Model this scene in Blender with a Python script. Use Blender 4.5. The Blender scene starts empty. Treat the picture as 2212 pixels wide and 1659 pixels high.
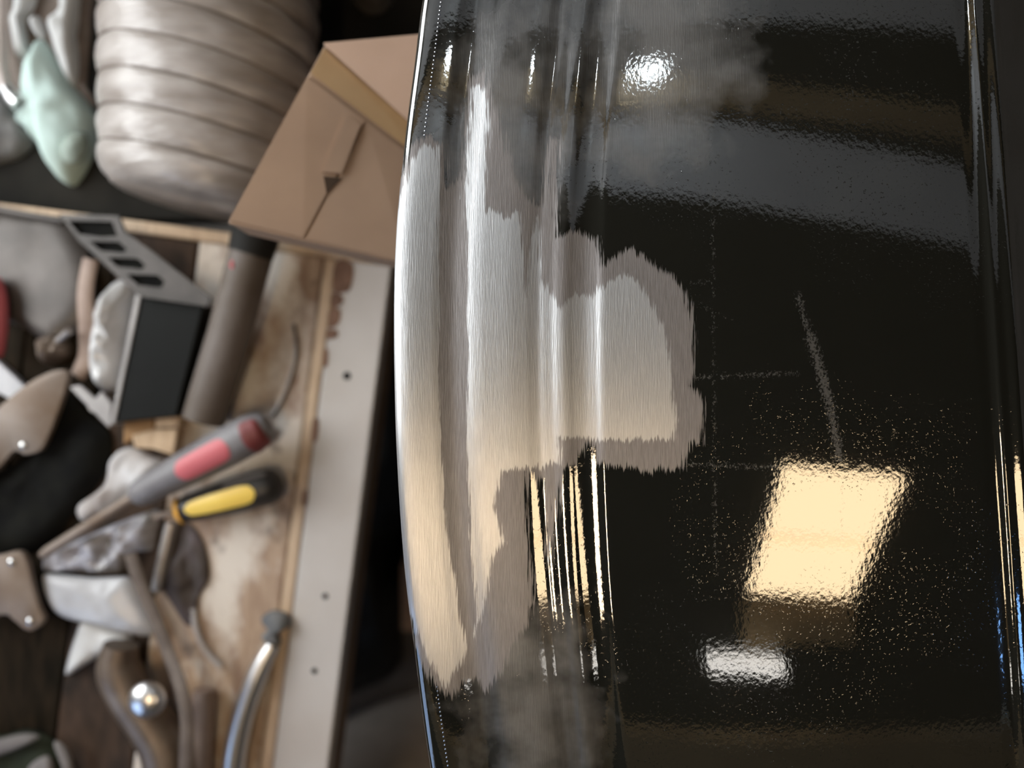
import bpy, bmesh, math, random
import numpy as np
from mathutils import Vector, noise as mnoise

random.seed(7)
S = bpy.context.scene
COL = S.collection

# ---------------------------------------------------------------- camera, world, light, exposure
CAM_Z, F_PX, CX, CY = 1.75, 1736.0, 1106.0, 829.5
cam = bpy.data.cameras.new('camera')
cam.sensor_width = 36.0
cam.lens = 36.0 * F_PX / 2212.0
cam.clip_start = 0.02
cam.dof.use_dof = True
cam.dof.focus_distance = 0.50
cam.dof.aperture_fstop = 2.6
cam_ob = bpy.data.objects.new('camera', cam)
cam_ob.location = (0, 0, CAM_Z)            # looking straight down over the bench
COL.objects.link(cam_ob)
S.camera = cam_ob

S.view_settings.view_transform = 'Standard'
S.view_settings.look = 'None'
S.view_settings.gamma = 1.0
S.view_settings.use_curve_mapping = False
S.view_settings.exposure = 0.12
S.cycles.use_denoising = True
S.cycles.max_bounces = 8
S.cycles.caustics_reflective = False
S.cycles.caustics_refractive = False
S.cycles.sample_clamp_indirect = 6.0

world = bpy.data.worlds.new('overcast_sky')
S.world = world
world.use_nodes = True
wb = world.node_tree.nodes['Background']
wb.inputs['Color'].default_value = (0.95, 0.98, 1.0, 1)
wb.inputs['Strength'].default_value = 11.0

ROOM = (-1.25, 2.6, -2.6, 2.4, 2.70)       # x0 x1 y0 y1 height
WINDOWS = [(-0.12, 1.30, 1.10, 2.30), (-1.75, -0.62, 1.10, 2.30)]   # y0 y1 z0 z1 of the two windows in the left wall
for WIN in WINDOWS:
    portal = bpy.data.lights.new('window_portal', 'AREA')
    portal.shape = 'RECTANGLE'
    portal.size, portal.size_y = WIN[3] - WIN[2], WIN[1] - WIN[0]
    portal.cycles.is_portal = True
    po = bpy.data.objects.new('window_portal', portal)
    po.location = (ROOM[0] - 0.11, (WIN[0] + WIN[1]) / 2, (WIN[2] + WIN[3]) / 2)
    po.rotation_euler = (0, -math.pi / 2, 0)
    COL.objects.link(po)


def W(px, py, z):
    """measured point of the photograph brought to its real place at height z"""
    d = (CAM_Z - z) / F_PX
    return Vector(((px - CX) * d, (CY - py) * d, z))


# ---------------------------------------------------------------- materials
def nodes_of(name):
    m = bpy.data.materials.new(name)
    m.use_nodes = True
    nt = m.node_tree
    return m, nt, nt.nodes['Principled BSDF']


def L(nt, a, b):
    nt.links.new(a, b)


def noise_node(nt, scale, stretch=(1, 1, 1), detail=4, rough=0.55, rot=(0, 0, 0)):
    tc = nt.nodes.new('ShaderNodeNewGeometry')
    mp = nt.nodes.new('ShaderNodeMapping')
    mp.inputs['Scale'].default_value = stretch
    mp.inputs['Rotation'].default_value = rot
    L(nt, tc.outputs['Position'], mp.inputs['Vector'])
    n = nt.nodes.new('ShaderNodeTexNoise')
    n.inputs['Scale'].default_value = scale
    n.inputs['Detail'].default_value = detail
    n.inputs['Roughness'].default_value = rough
    L(nt, mp.outputs['Vector'], n.inputs['Vector'])
    return n


def ramp(nt, src, stops):
    r = nt.nodes.new('ShaderNodeValToRGB')
    el = r.color_ramp.elements
    while len(el) < len(stops):
        el.new(0.5)
    for e, (p, c) in zip(el, stops):
        e.position = p
        e.color = (*c, 1) if len(c) == 3 else c
    L(nt, src, r.inputs['Fac'])
    return r


def mat(name, c, c2=None, scale=30, stretch=(1, 1, 1), rough=0.55, metal=0.0, bump=0.0, bump_scale=None,
        lo=0.35, hi=0.65, spec=0.5, trans=0.0, coat=0.0):
    m, nt, b = nodes_of(name)
    c2 = c2 or tuple(min(1, v * 0.72) for v in c)
    n = noise_node(nt, scale, stretch)
    r = ramp(nt, n.outputs['Fac'], [(lo, c), (hi, c2)])
    L(nt, r.outputs['Color'], b.inputs['Base Color'])
    b.inputs['Roughness'].default_value = rough
    b.inputs['Metallic'].default_value = metal
    b.inputs['Specular IOR Level'].default_value = spec
    b.inputs['Coat Weight'].default_value = coat
    if trans:
        b.inputs['Transmission Weight'].default_value = trans
    if bump:
        bn = nt.nodes.new('ShaderNodeBump')
        bn.inputs['Strength'].default_value = bump
        bn.inputs['Distance'].default_value = 0.002
        n2 = noise_node(nt, bump_scale or scale * 3, stretch)
        L(nt, n2.outputs['Fac'], bn.inputs['Height'])
        L(nt, bn.outputs['Normal'], b.inputs['Normal'])
    return m


def emit(name, c, s):
    m, nt, b = nodes_of(name)
    b.inputs['Base Color'].default_value = (*c, 1)
    b.inputs['Emission Color'].default_value = (*c, 1)
    b.inputs['Emission Strength'].default_value = s
    return m


M = {}
M['concrete'] = mat('concrete', (0.17, 0.15, 0.13), (0.10, 0.09, 0.08), 6, rough=0.8, bump=0.3)
M['plaster'] = mat('plaster', (0.30, 0.27, 0.24), (0.24, 0.21, 0.18), 5, rough=0.9)
M['ceiling_dark'] = mat('ceiling_dark', (0.030, 0.026, 0.022), (0.015, 0.013, 0.011), 8, (1, 6, 1), rough=0.9, spec=0.2)
M['drywall'] = mat('drywall', (0.86, 0.87, 0.88), (0.76, 0.77, 0.80), 7, rough=0.9)
M['joist'] = mat('joist', (0.46, 0.33, 0.17), (0.30, 0.20, 0.10), 8, (1, 8, 1), rough=0.8)
M['white_frame'] = mat('white_frame', (0.75, 0.75, 0.73), None, 10, rough=0.5)
M['black_wood'] = mat('black_wood', (0.026, 0.018, 0.011), (0.010, 0.008, 0.005), 22, (6, 1, 1), rough=0.75, bump=0.4, spec=0.05)
M['brown_wood'] = mat('brown_wood', (0.075, 0.045, 0.028), (0.022, 0.015, 0.010), 14, (3, 1, 1), rough=0.75, bump=0.4, spec=0.25)
M['side_top'] = mat('side_top', (0.020, 0.018, 0.014), (0.007, 0.0065, 0.005), 9, rough=0.8, spec=0.15)
M['trim_wood'] = mat('trim_wood', (0.66, 0.50, 0.34), (0.50, 0.36, 0.24), 30, (6, 1, 1), rough=0.6)
M['leg_wood'] = mat('leg_wood', (0.20, 0.13, 0.08), None, 12, (5, 5, 1), rough=0.8)
M['strip'] = mat('painted_strip', (0.60, 0.57, 0.54), (0.52, 0.48, 0.44), 9, rough=0.45, lo=0.3, hi=0.7)
M['rust'] = mat('rust', (0.26, 0.15, 0.10), (0.16, 0.09, 0.06), 60, rough=0.9)
M['hole'] = mat('hole_dark', (0.008, 0.007, 0.006), None, 30, rough=0.9)
M['sheet_metal'] = mat('sheet_metal', (0.115, 0.10, 0.09), (0.062, 0.054, 0.048), 14, rough=0.42, metal=0.35)
M['slot_metal'] = mat('slot_metal', (0.095, 0.085, 0.078), (0.066, 0.06, 0.055), 30, rough=0.5, metal=0.3)
M['black_plastic'] = mat('black_plastic', (0.006, 0.0068, 0.006), None, 20, rough=0.6, spec=0.15)
M['black_cloth'] = mat('black_cloth', (0.012, 0.012, 0.010), (0.006, 0.006, 0.006), 30, rough=0.9, spec=0.1)
M['case_edge'] = mat('case_edge', (0.42, 0.40, 0.39), None, 20, rough=0.4)
M['tube'] = mat('dull_tube', (0.155, 0.13, 0.115), (0.095, 0.073, 0.055), 11, rough=0.55, metal=0.0, spec=0.3)
M['dark_rubber'] = mat('dark_rubber', (0.022, 0.021, 0.018), None, 30, rough=0.7, spec=0.2)
M['grey_grip'] = mat('grey_grip', (0.20, 0.19, 0.195), (0.145, 0.135, 0.14), 30, rough=0.5)
M['red_grip'] = mat('red_grip', (0.55, 0.125, 0.14), None, 30, rough=0.5, lo=0.6, hi=1)
M['dark_red'] = mat('dark_red', (0.20, 0.042, 0.04), None, 30, rough=0.5)
M['yellow'] = mat('yellow', (0.92, 0.66, 0.13), (0.86, 0.58, 0.10), 30, rough=0.4)
M['orange'] = mat('orange', (0.85, 0.42, 0.05), None, 30, rough=0.4)
M['black_grip'] = mat('black_grip', (0.035, 0.031, 0.027), None, 30, rough=0.4)
M['steel'] = mat('steel', (0.42, 0.39, 0.37), (0.30, 0.27, 0.25), 40, rough=0.35, metal=0.7)
M['chrome'] = mat('chrome', (0.80, 0.79, 0.78), None, 40, rough=0.32, metal=1.0, lo=0.6, hi=1)
M['brass_rivet'] = mat('rivet_metal', (0.8, 0.8, 0.78), None, 40, rough=0.2, metal=1.0)
M['old_metal'] = mat('old_metal', (0.25, 0.20, 0.165), (0.17, 0.115, 0.075), 16, rough=0.5, metal=0.15)
M['lever_metal'] = mat('lever_metal', (0.22, 0.18, 0.15), (0.15, 0.10, 0.065), 16, rough=0.5, metal=0.15)
M['brown_metal'] = mat('brown_metal', (0.20, 0.155, 0.12), (0.105, 0.075, 0.055), 22, rough=0.42, metal=0.4)
M['leather'] = mat('leather', (0.34, 0.25, 0.20), (0.22, 0.15, 0.115), 25, rough=0.6)
M['clear_plastic'] = mat('clear_plastic', (0.62, 0.62, 0.62), (0.45, 0.44, 0.43), 24, rough=0.16, bump=0.5, bump_scale=50)
M['pale_plastic'] = mat('pale_plastic', (0.55, 0.55, 0.56), (0.42, 0.42, 0.44), 14, rough=0.3)
M['white_plastic'] = mat('white_plastic', (0.66, 0.66, 0.65), None, 14, rough=0.22, lo=0.5, hi=1)
M['paper'] = mat('paper', (0.56, 0.55, 0.55), (0.42, 0.38, 0.36), 16, rough=0.8)
M['blue_film'] = mat('blue_film', (0.50, 0.50, 0.56), (0.17, 0.15, 0.13), 22, (1, 1.5, 1), rough=0.22, bump=0.5, bump_scale=60)
M['tan_wood'] = mat('tan_wood', (0.62, 0.46, 0.30), (0.45, 0.31, 0.19), 26, (5, 1, 1), rough=0.7)
M['ochre_wood'] = mat('ochre_wood', (0.36, 0.20, 0.08), (0.26, 0.14, 0.05), 26, rough=0.7)
M['strap'] = mat('webbing_strap', (0.15, 0.115, 0.09), (0.095, 0.07, 0.055), 40, rough=0.7)
M['mint'] = mat('mint_cloth', (0.52, 0.66, 0.62), (0.46, 0.58, 0.55), 9, rough=0.85, bump=0.3, bump_scale=40)
M['grime'] = mat('mint_grime', (0.17, 0.20, 0.165), (0.30, 0.36, 0.32), 30, rough=0.9)
M['pale_cloth'] = mat('pale_cloth', (0.56, 0.57, 0.57), (0.46, 0.46, 0.45), 14, rough=0.85)
M['slate_cloth'] = mat('slate_cloth', (0.10, 0.105, 0.11), (0.25, 0.24, 0.23), 14, rough=0.85, lo=0.45, hi=0.7)
M['beige_hose'] = mat('beige_hose', (0.50, 0.44, 0.41), None, 20, rough=0.25, lo=0.5, hi=1)
M['card'] = mat('cardboard', (0.385, 0.265, 0.185), (0.30, 0.20, 0.14), 7, rough=0.75)
M['card_dark'] = mat('cardboard_dark', (0.23, 0.14, 0.085), None, 9, rough=0.8)  # darker brown card of the lower carton
M['card_slot_shade'] = mat('cardboard_slot_shade', (0.06, 0.035, 0.018), None, 9, rough=0.9)
M['card_pink'] = mat('cardboard_flap', (0.50, 0.345, 0.255), (0.44, 0.30, 0.21), 7, rough=0.75)
M['tape'] = mat('parcel_tape', (0.46, 0.31, 0.16), (0.40, 0.26, 0.13), 12, rough=0.35)
M['duct'] = mat('duct_film', (0.42, 0.385, 0.36), (0.25, 0.215, 0.19), 11, (1, 4.5, 1), rough=0.30, bump=1.0, bump_scale=26)
M['duct_wire'] = mat('duct_wire', (0.16, 0.13, 0.11), None, 20, rough=0.6)
M['green_cloth'] = mat('green_cloth', (0.035, 0.042, 0.026), (0.018, 0.020, 0.014), 20, rough=0.85, spec=0.15)
M['grey_trim'] = mat('grey_trim', (0.21, 0.19, 0.18), None, 20, rough=0.7)
M['bag'] = mat('bin_bag', (0.010, 0.010, 0.009), None, 10, rough=0.5, spec=0.25)
M['sack'] = mat('sack', (0.70, 0.62, 0.55), (0.6, 0.53, 0.47), 20, rough=0.9, bump=0.3)
M['oily'] = mat('oily_cloth', (0.045, 0.032, 0.026), (0.12, 0.095, 0.10), 30, rough=0.6, lo=0.45, hi=0.75)
M['sack_rim'] = mat('sack_rim', (0.36, 0.34, 0.32), None, 20, rough=0.7)
M['galv'] = mat('galvanised', (0.4, 0.4, 0.41), None, 30, rough=0.5, metal=0.6)


def worn_wood():
    m, nt, b = nodes_of('worn_paint_wood')
    n1 = noise_node(nt, 9, (4, 0.8, 1), 5)
    r1 = ramp(nt, n1.outputs['Fac'], [(0.30, (0.22, 0.125, 0.08)), (0.5, (0.46, 0.335, 0.235)), (0.68, (0.33, 0.235, 0.19))])
    n2 = noise_node(nt, 11, (1.6, 0.9, 1), 5, 0.6)
    r2 = ramp(nt, n2.outputs['Fac'], [(0.42, (0, 0, 0)), (0.56, (1, 1, 1))])
    n3 = noise_node(nt, 16, (1.2, 1, 1), 3)
    r3 = ramp(nt, n3.outputs['Fac'], [(0.60, (0, 0, 0)), (0.70, (1, 1, 1))])
    mx = nt.nodes.new('ShaderNodeMix'); mx.data_type = 'RGBA'
    L(nt, r2.outputs['Color'], mx.inputs['Factor'])
    L(nt, r1.outputs['Color'], mx.inputs['A'])
    mx.inputs['B'].default_value = (0.72, 0.65, 0.57, 1)
    mx2 = nt.nodes.new('ShaderNodeMix'); mx2.data_type = 'RGBA'
    L(nt, r3.outputs['Color'], mx2.inputs['Factor'])
    L(nt, mx.outputs['Result'], mx2.inputs['A'])
    mx2.inputs['B'].default_value = (0.13, 0.085, 0.06, 1)
    L(nt, mx2.outputs['Result'], b.inputs['Base Color'])
    b.inputs['Roughness'].default_value = 0.6
    bn = nt.nodes.new('ShaderNodeBump'); bn.inputs['Strength'].default_value = 0.3
    L(nt, n1.outputs['Fac'], bn.inputs['Height'])
    L(nt, bn.outputs['Normal'], b.inputs['Normal'])
    return m


M['worn_wood'] = worn_wood()


def window_glass(name, tint):
    m = bpy.data.materials.new(name); m.use_nodes = True
    nt = m.node_tree; nt.nodes.clear()
    o = nt.nodes.new('ShaderNodeOutputMaterial')
    t = nt.nodes.new('ShaderNodeBsdfTransparent'); t.inputs['Color'].default_value = (*tint, 1)
    g = nt.nodes.new('ShaderNodeBsdfGlossy'); g.inputs['Roughness'].default_value = 0.02
    x = nt.nodes.new('ShaderNodeMixShader'); x.inputs['Fac'].default_value = 0.08
    L(nt, t.outputs[0], x.inputs[1]); L(nt, g.outputs[0], x.inputs[2]); L(nt, x.outputs[0], o.inputs['Surface'])
    return m


M['glass'] = window_glass('window_glass', (1, 1, 1))
M['blue_glass'] = window_glass('blue_tinted_glass', (0.36, 0.42, 0.52))  # tint added to dim and blue the light through this window


# ---------------------------------------------------------------- builders
def thing(name, label, cat, loc, group=None):
    o = bpy.data.objects.new(name, None)
    o.location = loc
    o.empty_display_size = 0.03
    o['label'] = label; o['category'] = cat
    if group: o['group'] = group
    COL.objects.link(o)
    return o


def from_bm(name, bm, m, parent=None, smooth=True, label=None, kind=None, angle=40):
    root = parent
    off = Vector((0, 0, 0))
    while root is not None:
        off += root.location
        root = root.parent
    for v in bm.verts:
        v.co -= off
    bmesh.ops.recalc_face_normals(bm, faces=bm.faces)
    me = bpy.data.meshes.new(name)
    bm.to_mesh(me); bm.free()
    if smooth:
        me.shade_smooth()
        try:
            me.set_sharp_from_angle(angle=math.radians(angle))
        except Exception:
            pass
    me.materials.append(m)
    o = bpy.data.objects.new(name, me)
    COL.objects.link(o)
    if parent is not None: o.parent = parent
    if label: o['label'] = label
    if kind: o['kind'] = kind
    return o


def tag(o, label, cat, group=None):
    o['label'] = label; o['category'] = cat
    if group: o['group'] = group
    return o


def box(bm, x0, x1, y0, y1, z0, z1, bev=0.0):
    r = bmesh.ops.create_cube(bm, size=1)
    for v in r['verts']:
        v.co = Vector(((x0 + x1) / 2 + v.co.x * (x1 - x0), (y0 + y1) / 2 + v.co.y * (y1 - y0), (z0 + z1) / 2 + v.co.z * (z1 - z0)))
    if bev:
        es = {e for v in r['verts'] for e in v.link_edges}
        bmesh.ops.bevel(bm, geom=list(es), offset=bev, segments=2, profile=0.5, affect='EDGES')


def boxbm(*a, **k):
    bm = bmesh.new(); box(bm, *a, **k); return bm


def catmull(pts, n=6, closed=True):
    pts = [Vector(p) for p in pts]
    out = []
    N = len(pts)
    rng = range(N) if closed else range(N - 1)
    for i in rng:
        if closed:
            p0, p1, p2, p3 = pts[i - 1], pts[i], pts[(i + 1) % N], pts[(i + 2) % N]
        else:
            p1, p2 = pts[i], pts[i + 1]
            p0 = pts[i - 1] if i else p1 * 2 - p2
            p3 = pts[i + 2] if i + 2 < N else p2 * 2 - p1
        for k in range(n):
            t = k / n
            out.append(0.5 * ((2 * p1) + (p2 - p0) * t + (2 * p0 - 5 * p1 + 4 * p2 - p3) * t * t + (3 * p1 - p0 - 3 * p2 + p3) * t ** 3))
    if not closed: out.append(pts[-1])
    return out


def prism(poly_px, z0, z1, bev=0.001, holes=(), curve=0):
    """solid plate with the measured outline; both faces at their real heights, same outline"""
    bm = bmesh.new()
    pts = catmull([(p[0], p[1], 0) for p in poly_px], curve) if curve else [Vector((p[0], p[1], 0)) for p in poly_px]
    loops = [[W(p.x, p.y, z1) for p in pts]] + [[W(p[0], p[1], z1) for p in h] for h in holes]
    edges = []
    for lp in loops:
        vs = [bm.verts.new(c) for c in lp]
        edges += [bm.edges.new((vs[i], vs[(i + 1) % len(vs)])) for i in range(len(vs))]
    if holes:
        bmesh.ops.triangle_fill(bm, use_beauty=True, use_dissolve=False, edges=edges)
    else:
        bm.faces.new([v for v in bm.verts])
    r = bmesh.ops.extrude_face_region(bm, geom=list(bm.faces))
    for g in r['geom']:
        if isinstance(g, bmesh.types.BMVert): g.co.z = z0
    bmesh.ops.recalc_face_normals(bm, faces=bm.faces)
    if bev and not holes:
        es = [e for e in bm.edges if len(e.link_faces) == 2 and e.calc_face_angle(0) > 0.9 and abs(e.verts[0].co.z - z1) < 1e-6 and abs(e.verts[1].co.z - z1) < 1e-6]
        if es: bmesh.ops.bevel(bm, geom=es, offset=bev, segments=2, profile=0.5, affect='EDGES')
    return bm


def lump(poly_px, z0, h, dome=1.0, wrinkle=0.004, wscale=28, rings=9, seed=0, curve=5, edge=0.3, ridge=None):
    """crumpled or domed solid: flat underside at z0, wavy top of height h"""
    bm = bmesh.new()
    z0 += .0012
    out = [W(p.x, p.y, z0) for p in catmull([(p[0], p[1], 0) for p in poly_px], curve)]
    c = sum(out, Vector()) / len(out)
    top = []
    for r in range(rings + 1):
        f = 1 - r / rings
        ring = []
        for p in out:
            q = c + (p - c) * f
            w = mnoise.noise(Vector((q.x * wscale + seed, q.y * wscale, seed * 1.7)))
            w2 = mnoise.noise(Vector((q.x * wscale * 2.6 + seed, q.y * wscale * 2.2, seed)))
            prof = (1 - f ** 2.4) * dome + (1 - dome) * min(1, (1 - f) * 6)
            z = z0 + h * edge * (1 if r else 0.6) + h * (1 - edge) * prof + (wrinkle * w + 0.45 * wrinkle * w2) * min(1, (1 - f) * 4)
            z = max(z, z0 + 0.0012)
            ring.append(bm.verts.new(Vector((q.x, q.y, z))))
            if r == rings: break
        top.append(ring)
    base = [bm.verts.new(p) for p in out]
    n = len(out)
    for i in range(n):
        j = (i + 1) % n
        bm.faces.new((base[i], base[j], top[0][j], top[0][i]))
        for r in range(rings - 1):
            bm.faces.new((top[r][i], top[r][j], top[r + 1][j], top[r + 1][i]))
        bm.faces.new((top[rings - 1][i], top[rings - 1][j], top[rings][0]))
    bm.faces.new(list(reversed(base)))
    return bm


def sweep(path, radii, seg=16, flat=1.0, cap=True, up=(0, 0, 1)):
    """tube along world points; flat < 1 squashes it along 'up'"""
    bm = bmesh.new()
    n = len(path)
    if not hasattr(radii, '__len__'): radii = [radii] * n
    rings = []
    for i, p in enumerate(path):
        t = (path[min(i + 1, n - 1)] - path[max(i - 1, 0)]).normalized()
        upv = Vector(up)
        if abs(t.dot(upv)) > 0.95: upv = Vector((0, 1, 0))
        s = t.cross(upv).normalized()
        u = s.cross(t).normalized()
        rings.append([bm.verts.new(p + s * (math.cos(a) * radii[i]) + u * (math.sin(a) * radii[i] * flat)) for a in [2 * math.pi * k / seg for k in range(seg)]])
    for i in range(n - 1):
        for k in range(seg):
            bm.faces.new((rings[i][k], rings[i][(k + 1) % seg], rings[i + 1][(k + 1) % seg], rings[i + 1][k]))
    if cap:
        bm.faces.new(rings[0]); bm.faces.new(list(reversed(rings[-1])))
    return bm


def path_px(pts, n=6):
    """(px, py, z) points smoothed into a world path"""
    return catmull([W(*p) for p in pts], n, closed=False)


def px2m(w, z):
    return w * (CAM_Z - z) / F_PX


def struct(name, bm, m, parent=None, smooth=False):
    o = from_bm(name, bm, m, parent, smooth)
    if parent is None: o['kind'] = 'structure'
    return o


# ---------------------------------------------------------------- room shell
x0, x1, y0, y1, H = ROOM
struct('floor', boxbm(x0 - .1, x1 + .1, y0 - .1, y1 + .1, -0.1, 0), M['concrete'])
struct('wall_right', boxbm(x1, x1 + .1, y0 - .1, y1 + .1, 0, H), M['plaster'])
struct('wall_near', boxbm(x0 - .1, x1 + .1, y0 - .1, y0, 0, H), M['plaster'])
struct('wall_far', boxbm(x0 - .1, x1 + .1, y1, y1 + .1, 0, H), M['plaster'])
bm = bmesh.new()
wz0, wz1 = WINDOWS[0][2:]
box(bm, x0 - .1, x0, y0 - .1, y1 + .1, 0, wz0); box(bm, x0 - .1, x0, y0 - .1, y1 + .1, wz1, H)
for a, b_ in ((y0 - .1, WINDOWS[1][0]), (WINDOWS[1][1], WINDOWS[0][0]), (WINDOWS[0][1], y1 + .1)):
    box(bm, x0 - .1, x0, a, b_, wz0, wz1)
struct('wall_left', bm, M['plaster'])
ceil = struct('ceiling', boxbm(x0 - .1, x1 + .1, y0 - .1, y1 + .1, H, H + .1), M['ceiling_dark'])
# boards and joists added under the ceiling to shape what the black panel mirrors
for (ya, yb, sl, m_, t, nm) in ((0.46, 0.655, .13, 'drywall', .012, 'ceiling_board'), (0.668, 0.735, .08, 'joist', .05, 'joist'),
                              (0.875, 1.70, .0, 'drywall', .012, 'ceiling_board'), (-.98, -.84, .0, 'joist', .05, 'joist'),
                              (-1.85, -1.79, .0, 'joist', .05, 'joist')):
    bm = bmesh.new(); box(bm, x0 + .02, x1 - .02, ya, yb, H - t, H)
    for v in bm.verts: v.co.y -= (v.co.x - .3) * sl
    from_bm(nm, bm, M[m_], ceil, smooth=False)
from_bm('ceiling_board', boxbm(.52, .84, -.63, -.53, H - .012, H), M['joist'], ceil, smooth=False)  # added beside the lamp to mirror as a dim brown band
for k, WIN in enumerate(WINDOWS):
    mid = (WIN[0] + WIN[1]) / 2
    win = bpy.data.objects.new('window_%d' % (k + 1), None); win.location = (x0 - .05, mid, 1.6); win['kind'] = 'structure'
    COL.objects.link(win)
    bm = bmesh.new(); fw = .05
    box(bm, x0 - .09, x0 + .01, WIN[0], WIN[0] + fw, WIN[2], WIN[3]); box(bm, x0 - .09, x0 + .01, WIN[1] - fw, WIN[1], WIN[2], WIN[3])
    box(bm, x0 - .09, x0 + .01, WIN[0] + fw, WIN[1] - fw, WIN[2], WIN[2] + fw); box(bm, x0 - .09, x0 + .01, WIN[0] + fw, WIN[1] - fw, WIN[3] - fw, WIN[3])
    box(bm, x0 - .08, x0, mid - .02, mid + .02, WIN[2] + fw, WIN[3] - fw)
    from_bm('window_frame', bm, M['white_frame'], win, smooth=False)
    for a, b_ in ((WIN[0] + fw, mid - .02), (mid + .02, WIN[1] - fw)):
        from_bm('pane', boxbm(x0 - .045, x0 - .041, a, b_, WIN[2] + fw, WIN[3] - fw), M['glass'] if k == 0 else M['blue_glass'], win, smooth=False)


# ---------------------------------------------------------------- ceiling lamps, some of them added (mirrored in the black paint)
PANEL_Z = 1.25


def C(px, py, z=H):
    """ceiling point that a level mirror at panel height shows at this measured spot"""
    d = ((CAM_Z - PANEL_Z) + (z - PANEL_Z)) / F_PX
    return Vector(((px - CX) * d, (CY - py) * d, z))


zl = H - .04
t = thing('ceiling_lamp', 'warm slanted two-pane ceiling lamp mirrored as cream patch in black panel', 'lamp', C(1790, 1150, H))
quad = [(1690, 1005), (1990, 1030), (1850, 1292), (1588, 1280)]


def quadbm(q, za, zb):
    bm = bmesh.new()
    lo = [bm.verts.new(Vector((*C(*p, zl).xy, za))) for p in q]
    hi = [bm.verts.new(Vector((*C(*p, zl).xy, zb))) for p in q]
    bm.faces.new(lo); bm.faces.new(list(reversed(hi)))
    for i in range(4):
        bm.faces.new((lo[i], lo[(i + 1) % 4], hi[(i + 1) % 4], hi[i]))
    return bm


def lerp2(a, b, f): return (a[0] + (b[0] - a[0]) * f, a[1] + (b[1] - a[1]) * f)


M['warm_glow'] = emit('warm_diffuser', (1.0, 0.74, 0.44), 9.0)
M['bench_fill_glow'] = emit('bench_fill_diffuser', (1.0, 0.75, 0.48), 26.0)
M['blue_glow'] = emit('blue_tube', (0.22, 0.48, 1.0), 9.0)
M['white_glow'] = emit('white_diffuser', (1.0, 0.95, 0.88), 5.5)
M['cool_glow'] = emit('cool_bulb', (0.85, 0.95, 1.0), 60.0)
l0, r0, r1, l1 = quad
from_bm('diffuser', quadbm([l0, r0, lerp2(r0, r1, .54), lerp2(l0, l1, .54)], zl, zl + .012), M['warm_glow'], t, False)
from_bm('diffuser', quadbm([lerp2(l0, l1, .58), lerp2(r0, r1, .58), r1, l1], zl, zl + .012), M['warm_glow'], t, False)
from_bm('housing', quadbm(quad, zl + .014, H), M['white_frame'], t, False)

t = thing('ceiling_lamp', 'added warm slim fill lamp above the front edge of the workbench', 'lamp', (-.34, -.42, H))  # added lamp: fills the bench with warm light and streaks the ridges
from_bm('diffuser', boxbm(-.38, -.24, -.62, -.20, zl, zl + .012), M['bench_fill_glow'], t, False)
from_bm('housing', boxbm(-.38, -.24, -.62, -.20, zl + .014, H), M['white_frame'], t, False)
t = thing('tube_lamp', 'short white tube lamp on ceiling mirrored as pale oval', 'lamp', C(1580, 1437, H))
a, b_ = C(1480, 1432, H - .06), C(1680, 1442, H - .06)
from_bm('glass_tube', sweep([a, a.lerp(b_, .04), a.lerp(b_, .96), b_], [.010, .019, .019, .010], 14), M['white_glow'], t)
bm = boxbm(min(a.x, b_.x), max(a.x, b_.x), a.y - .02, a.y + .02, H - .02, H)
from_bm('holder', bm, M['white_frame'], t, False)

t = thing('blue_glint_lamp', 'added small blue lamp far right that puts a blue glint on ridge', 'lamp', (1.58, -.645, H))  # added source, there only for the blue glint on the ridge
from_bm('glass_tube', sweep([Vector((1.58, y_, H - .05)) for y_ in (-.74, -.735, -.555, -.55)], [.04, .05, .05, .04], 14), M['blue_glow'], t)
from_bm('holder', boxbm(1.55, 1.61, -.74, -.55, H - .02, H), M['white_frame'], t, False)
t = thing('bulb_lamp', 'small cool bare bulb on ceiling mirrored as white glint', 'lamp', C(1342, 182, H))
p = C(1342, 182, H)
bm = bmesh.new(); bmesh.ops.create_uvsphere(bm, u_segments=16, v_segments=10, radius=.024)
for v in bm.verts: v.co += p + Vector((0, 0, -.10))
from_bm('bulb', bm, M['cool_glow'], t)
from_bm('bulb_socket', sweep([p, p + Vector((0, 0, -.065))], [.03, .02], 14), M['white_frame'], t)


# ---------------------------------------------------------------- the black body panel
def interp(xs, ys, x):
    """monotone-ish cubic through measured points"""
    xs, ys = np.asarray(xs, float), np.asarray(ys, float)
    h = np.diff(xs); d = np.diff(ys) / h
    m = np.zeros_like(xs)
    m[0], m[-1] = d[0], d[-1]
    for i in range(1, len(xs) - 1):
        if d[i - 1] * d[i] > 0:
            w1, w2 = 2 * h[i] + h[i - 1], h[i] + 2 * h[i - 1]
            m[i] = (w1 + w2) / (w1 / d[i - 1] + w2 / d[i])
    x = np.clip(x, xs[0], xs[-1])
    i = np.clip(np.searchsorted(xs, x) - 1, 0, len(xs) - 2)
    tt = (x - xs[i]) / h[i]
    return ((2 * tt ** 3 - 3 * tt ** 2 + 1) * ys[i] + (tt ** 3 - 2 * tt ** 2 + tt) * h[i] * m[i] + (-2 * tt ** 3 + 3 * tt ** 2) * ys[i + 1] + (tt ** 3 - tt ** 2) * h[i] * m[i + 1])


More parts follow.
